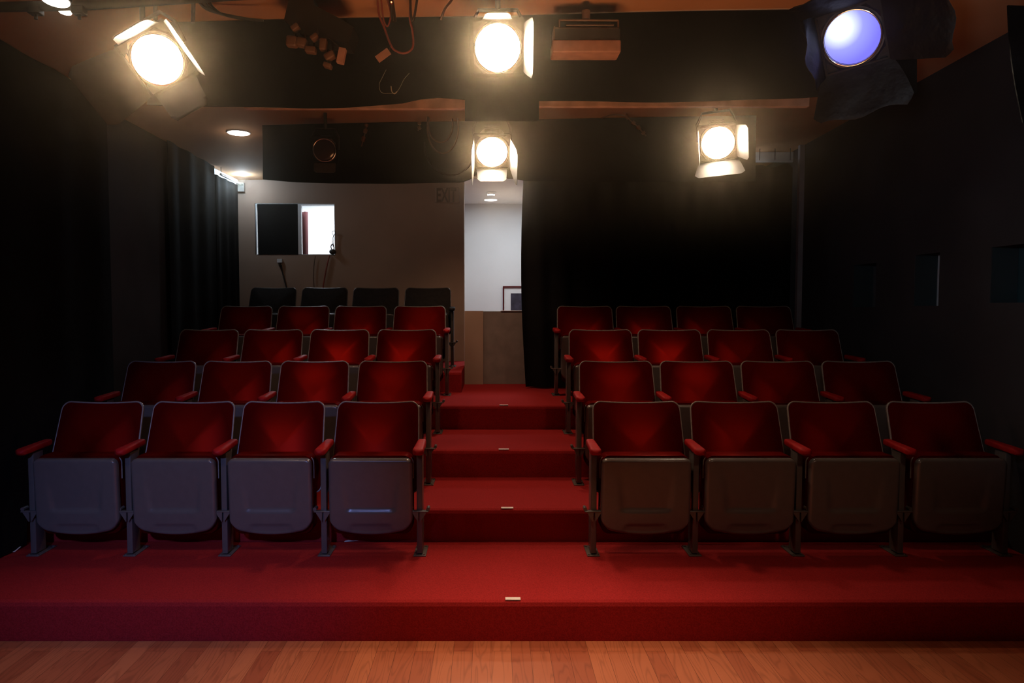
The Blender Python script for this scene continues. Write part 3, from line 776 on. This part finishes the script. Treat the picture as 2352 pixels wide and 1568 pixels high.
# ------------------------------------------------------------------ ceiling downlights, detector, sign, picture, booth bits
def ceil_pt(x, y, zf=None):
    u = (784 - y) / F; dy = cos(TH) + u * sin(TH); dz = -sin(TH) + u * cos(TH); dxx = (x - CX) / F
    if zf is not None: k = (zf - HC) / dz
    else:
        k = (lf.z + cX * (0 - XL) + cY * (0 - lf.y) - HC) / (dz - cX * dxx - cY * dy)
    return Vector((dxx * k, dy * k, HC + dz * k))
def downlight(c, rr, label, z):
    t = thing('recessed_downlight', label, 'ceiling light', c, 'recessed downlights')
    part('trim_ring', MB().lathe([(rr * .98, -.001), (rr * 1.1, -.004), (rr * 1.14, -.0005)], Matrix.Rotation(pi / 2, 4, 'X')), M['whitetrim'], t, 40)
    part('diffuser', MB().lathe([(.001, -.006), (rr, -.006), (rr, -.002)], Matrix.Rotation(pi / 2, 4, 'X')), M['down'], t)
    return t
c = ceil_pt(548, 303); c.z -= .006
t = downlight(c, 23 * c.y / F, 'round recessed downlight glowing in the auditorium ceiling, upper left', c.z); t.rotation_euler = (pi, 0, 0); t.rotation_euler = (0, 0, 0)
for ch in t.children: ch.rotation_euler = (0, 0, 0)
c2 = ceil_pt(1127, 458, HZ); c2.z -= .004
downlight(c2, 14 * c2.y / F, 'round recessed downlight in the white hallway ceiling', c2.z)
c3 = ceil_pt(1128, 441, HZ)
t = thing('smoke_detector', 'white smoke detector on the hallway ceiling above the downlight', 'smoke detector', c3)
part('base', MB().cyl((0, 0, -.012), (0, 0, 0), .065, seg=28), M['whitetrim'], t, 40); part('cover', MB().cyl((0, 0, -.045), (0, 0, -.012), .040, .055, 28), M['whitetrim'], t, 40)

t = thing('exit_sign', 'dim unlit EXIT sign on the tan rear wall left of the doorway', 'sign', P(1026, 449, BW))
L = t.location
a, b_ = P(1000, 466, BW) - L, P(1055, 431, BW) - L
part('sign_box', MB().box((a.x, -.035, a.z), (b_.x, -.001, b_.z), bev=.004), M['sign'], t)
cu = bpy.data.curves.new('exit_text', 'FONT'); cu.body = 'EXIT'; cu.size = .2; cu.extrude = .003; cu.offset = .004; cu.align_x = 'CENTER'; cu.align_y = 'CENTER'
to = bpy.data.objects.new('tmp', cu); COL.objects.link(to); bpy.context.view_layer.update()
me = bpy.data.meshes.new_from_object(to.evaluated_get(bpy.context.evaluated_depsgraph_get())); COL.objects.unlink(to); bpy.data.objects.remove(to)
xs = [v.co.x for v in me.vertices]; ys_ = [v.co.y for v in me.vertices]
sx_ = (P(1048, 449, BW).x - P(1003, 449, BW).x) / (max(xs) - min(xs)); sy_ = (P(1026, 433, BW).z - P(1026, 465, BW).z) / (max(ys_) - min(ys_))
mx_, my_ = (max(xs) + min(xs)) / 2, (max(ys_) + min(ys_)) / 2
for v in me.vertices: v.co = Vector(((v.co.x - mx_) * sx_, -.038 - v.co.z, (v.co.y - my_) * sy_))
me.materials.clear(); me.materials.append(M['signtxt'])
link('lettering', me, t)

pc = P(1155, 657, HY); PW, PH = .75, .62
t = thing('framed_picture', 'picture with mahogany frame, white mat and dark print on the hallway wall', 'picture', (pc.x + PW / 2, HY, pc.z - PH / 2))
fw_ = .018
mb = MB()
for s in (-1, 1):
    mb.box((-PW / 2, -.03, s * (PH / 2 - fw_ / 2) - fw_ / 2), (PW / 2, -.001, s * (PH / 2 - fw_ / 2) + fw_ / 2)); mb.box((s * (PW / 2 - fw_ / 2) - fw_ / 2, -.03, -PH / 2 + fw_), (s * (PW / 2 - fw_ / 2) + fw_ / 2, -.001, PH / 2 - fw_))
part('frame', mb, M['mahog'], t)
part('mat', MB().box((-PW / 2 + fw_, -.012, -PH / 2 + fw_), (PW / 2 - fw_, -.002, PH / 2 - fw_)), M['mat'], t)
part('print', MB().box((-PW / 2 + .105, -.014, -PH / 2 + .095), (PW / 2 - .105, -.0125, PH / 2 - .095)), M['print'], t)

t = thing('wall_outlet', 'small white outlet box on the rear wall below the booth window', 'outlet', P(644, 599, BW))
part('box', MB().box((-.027, -.03, -.02), (.027, -.001, .02), bev=.003), M['whitetrim'], t); part('plug', MB().cyl((0, -.03, -.02), (.004, -.028, -.05), .012, seg=10), M['cable'], t)
def wcable(pts, r_, mat, label): 
    tag(part('wall_cable', MB().tube(spline([P(x, y, BW - .015) for x, y in pts]), r_, 6), M[mat], smooth=80), label, 'cable', None)
wcable([(646, 608), (649, 625), (654, 645), (659, 668), (660, 700)], .007, 'cable', 'black cord dropping from the small white outlet on the rear wall')
wcable([(757, 586), (752, 605), (746, 635), (742, 662), (741, 700)], .008, 'cable_red', 'reddish cord dropping from the right end of the booth window')
wcable([(724, 588), (721, 612), (720, 640), (722, 665), (722, 700)], .004, 'cable_brown', 'faint thin brown cord under the middle of the booth window')
t = thing('clip_lamp', 'small black clip with wire loop at the right edge of the booth window', 'clip', P(764, 578, BW - .02))
L = t.location
part('clip_body', MB().lathe([(.005, -.03), (.026, -.02), (.03, .0), (.02, .02), (.006, .03)], Matrix.Scale(1.2, 4, (1, 0, 0))), M['cable'], t, 60)
Q = lambda x, y: P(x, y, BW - .02) - L
part('wire_loop', MB().tube(spline([Q(765, 566), Q(767, 545), Q(763, 535), Q(764, 531), Q(769, 531), Q(770, 536), Q(766, 542), Q(764, 550), Q(763, 566)]), .0035, 6), M['cable'], t, 60)
part('spring', MB().tube(spline([Q(763, 574), Q(760, 566), Q(764, 560), Q(767, 568), Q(766, 576)]), .006, 6), M['cable'], t, 60)

# ------------------------------------------------------------------ light
def area(name, loc, target, size, power, col, sizey=None):
    l = bpy.data.lights.new(name, 'AREA'); l.energy = power; l.color = col; l.size = size
    if sizey: l.shape = 'RECTANGLE'; l.size_y = sizey
    o = bpy.data.objects.new(name, l); COL.objects.link(o); o.location = loc
    o.rotation_euler = (Vector(target) - Vector(loc)).to_track_quat('-Z', 'Y').to_euler(); return o
def point(name, loc, power, col, rad=.05):
    l = bpy.data.lights.new(name, 'POINT'); l.energy = power; l.color = col; l.shadow_soft_size = rad
    o = bpy.data.objects.new(name, l); COL.objects.link(o); o.location = loc; return o
def spot(name, loc, target, power, col, ang=60, blend=.6, rad=.08):
    l = bpy.data.lights.new(name, 'SPOT'); l.energy = power; l.color = col; l.spot_size = radians(ang); l.spot_blend = blend; l.shadow_soft_size = rad
    o = bpy.data.objects.new(name, l); COL.objects.link(o); o.location = loc
    o.rotation_euler = (Vector(target) - Vector(loc)).to_track_quat('-Z', 'Y').to_euler(); return o
area('hall_light', (.3, 8.5, HZ - .03), (.3, 8.5, 0), .8, 21, (.93, .97, 1))
area('booth_light', (-2.0, 8.5, 2.8), (-2.0, 8.8, 0), .8, 60, (.85, .93, 1))
point('corner_leak', (XL + .15, 7.3, CZ(XL, 7.2) - .07), 6, (.62, .82, 1), .03)
point('downlight_spill', (c.x, c.y, c.z - .05), .5, (1, .8, .6), .04)
# added area light below the view, standing in for floor bounce onto the ceiling
l = area('stage_bounce_fill', (0.2, 1.8, .25), (0.2, 3.3, 3.1), 1.0, 9, (1, .42, .17), .5); l.data.spread = radians(80)
# area light added behind the camera, standing in for warm bounce off the stage
area('stage_wash_fill', (.4, -.9, 3.1), (.2, 5.0, .9), .7, 3.5, (1, .70, .45))
# unseen spots added behind the cloth borders to light the treads from above
spot('border_fill', (.15, 4.15, 2.72), (.15, 3.0, 0), 46, (1, .58, .36), 110, .8, .10)
spot('rear_border_fill', (.1, 5.85, 2.68), (.1, 4.3, 0), 44, (1, .58, .36), 110, .8, .10)
spot('blue_seat_fill', (-.9, -.9, 2.6), (-1.6, 3.65, .36), 330, (.28, .38, 1), 31, 1.)  # unseen blue spot added behind the camera to tint the left front seats
for sx_ in (-1, 1):
    spot('front_row_fill', (sx_ * 1.5, 1.5, 2.74), (sx_ * 1.45 + .1, 3.97, .78), 24, (1, .62, .42), 46, 1., .10)  # added spot above the view, for hot spots on the front-row backs
    spot('rear_rows_fill', (sx_ * 1.4 + .1, 3.86, 2.72), (sx_ * 1.2 + .1, 5.35, 1.15), 24, (1, .58, .38), 72, 1., .10)  # added spot hidden behind the near border, brightens the backs of later rows
spot('rear_wall_fill', (-1.2, 5.85, 2.66), (-.9, 7.6, 1.9), 8, (1, .66, .46), 110, 1., .10)  # unseen spot added behind the far border to warm the rear wall
point('curtain_leak', (2.35, 6.70, 2.72), .5, (.75, .88, 1), .02)
spot('right_wall_fill', (.6, 1.2, 1.9), (2.8, 3.5, 2.1), 55, (.85, .9, 1), 60, 1.)  # cool spot added out of view to lift the dark right wall

spot('stage_floor_fill', (.25, 2.55, 2.78), (.25, 2.5, 0), 165, (1, .62, .38), 64, 1., .08)  # spot added just above the view to brighten the stage floor
spot('half_wall_fill', (-.15, 5.85, 2.66), (-.05, 7.0, 1.0), 34, (1, .60, .38), 80, 1., .08)  # spot added behind the far border to brighten the half wall
w = bpy.data.worlds.new('world'); SC.world = w; w.use_nodes = True
w.node_tree.nodes['Background'].inputs[0].default_value = (.5, .55, .7, 1); w.node_tree.nodes['Background'].inputs[1].default_value = .006
SC.view_settings.view_transform = 'Standard'
SC.view_settings.look = 'None'
SC.cycles.max_bounces = 3; SC.cycles.adaptive_threshold = .11; SC.cycles.diffuse_bounces = 2; SC.cycles.glossy_bounces = 2; SC.cycles.volume_bounces = 0; SC.cycles.caustics_reflective = False; SC.cycles.caustics_refractive = False
HAZE = .030
# thin haze hanging in the air under the ceiling, as a property of the air itself
n = w.node_tree
v = n.nodes.new('ShaderNodeVolumeScatter'); ge = n.nodes.new('ShaderNodeNewGeometry'); sp = n.nodes.new('ShaderNodeSeparateXYZ'); mr = n.nodes.new('ShaderNodeMapRange')
mr.inputs['From Min'].default_value = 1.7; mr.inputs['From Max'].default_value = 2.15; mr.inputs['To Min'].default_value = 0; mr.inputs['To Max'].default_value = HAZE
m2 = n.nodes.new('ShaderNodeMath'); m2.operation = 'LESS_THAN'; m2.inputs[1].default_value = 2.72
m3 = n.nodes.new('ShaderNodeMath'); m3.operation = 'MULTIPLY'
n.links.new(ge.outputs['Position'], sp.inputs[0]); n.links.new(sp.outputs['Z'], mr.inputs['Value']); n.links.new(sp.outputs['Z'], m2.inputs[0])
n.links.new(mr.outputs[0], m3.inputs[0]); n.links.new(m2.outputs[0], m3.inputs[1]); n.links.new(m3.outputs[0], v.inputs['Density'])
v.inputs['Color'].default_value = (1, .78, .55, 1); v.inputs['Anisotropy'].default_value = .955
n.links.new(v.outputs[0], n.nodes['World Output'].inputs['Volume'])
w.cycles.volume_step_size = 3; SC.cycles.volume_step_rate = 1.0; SC.cycles.volume_max_steps = 3
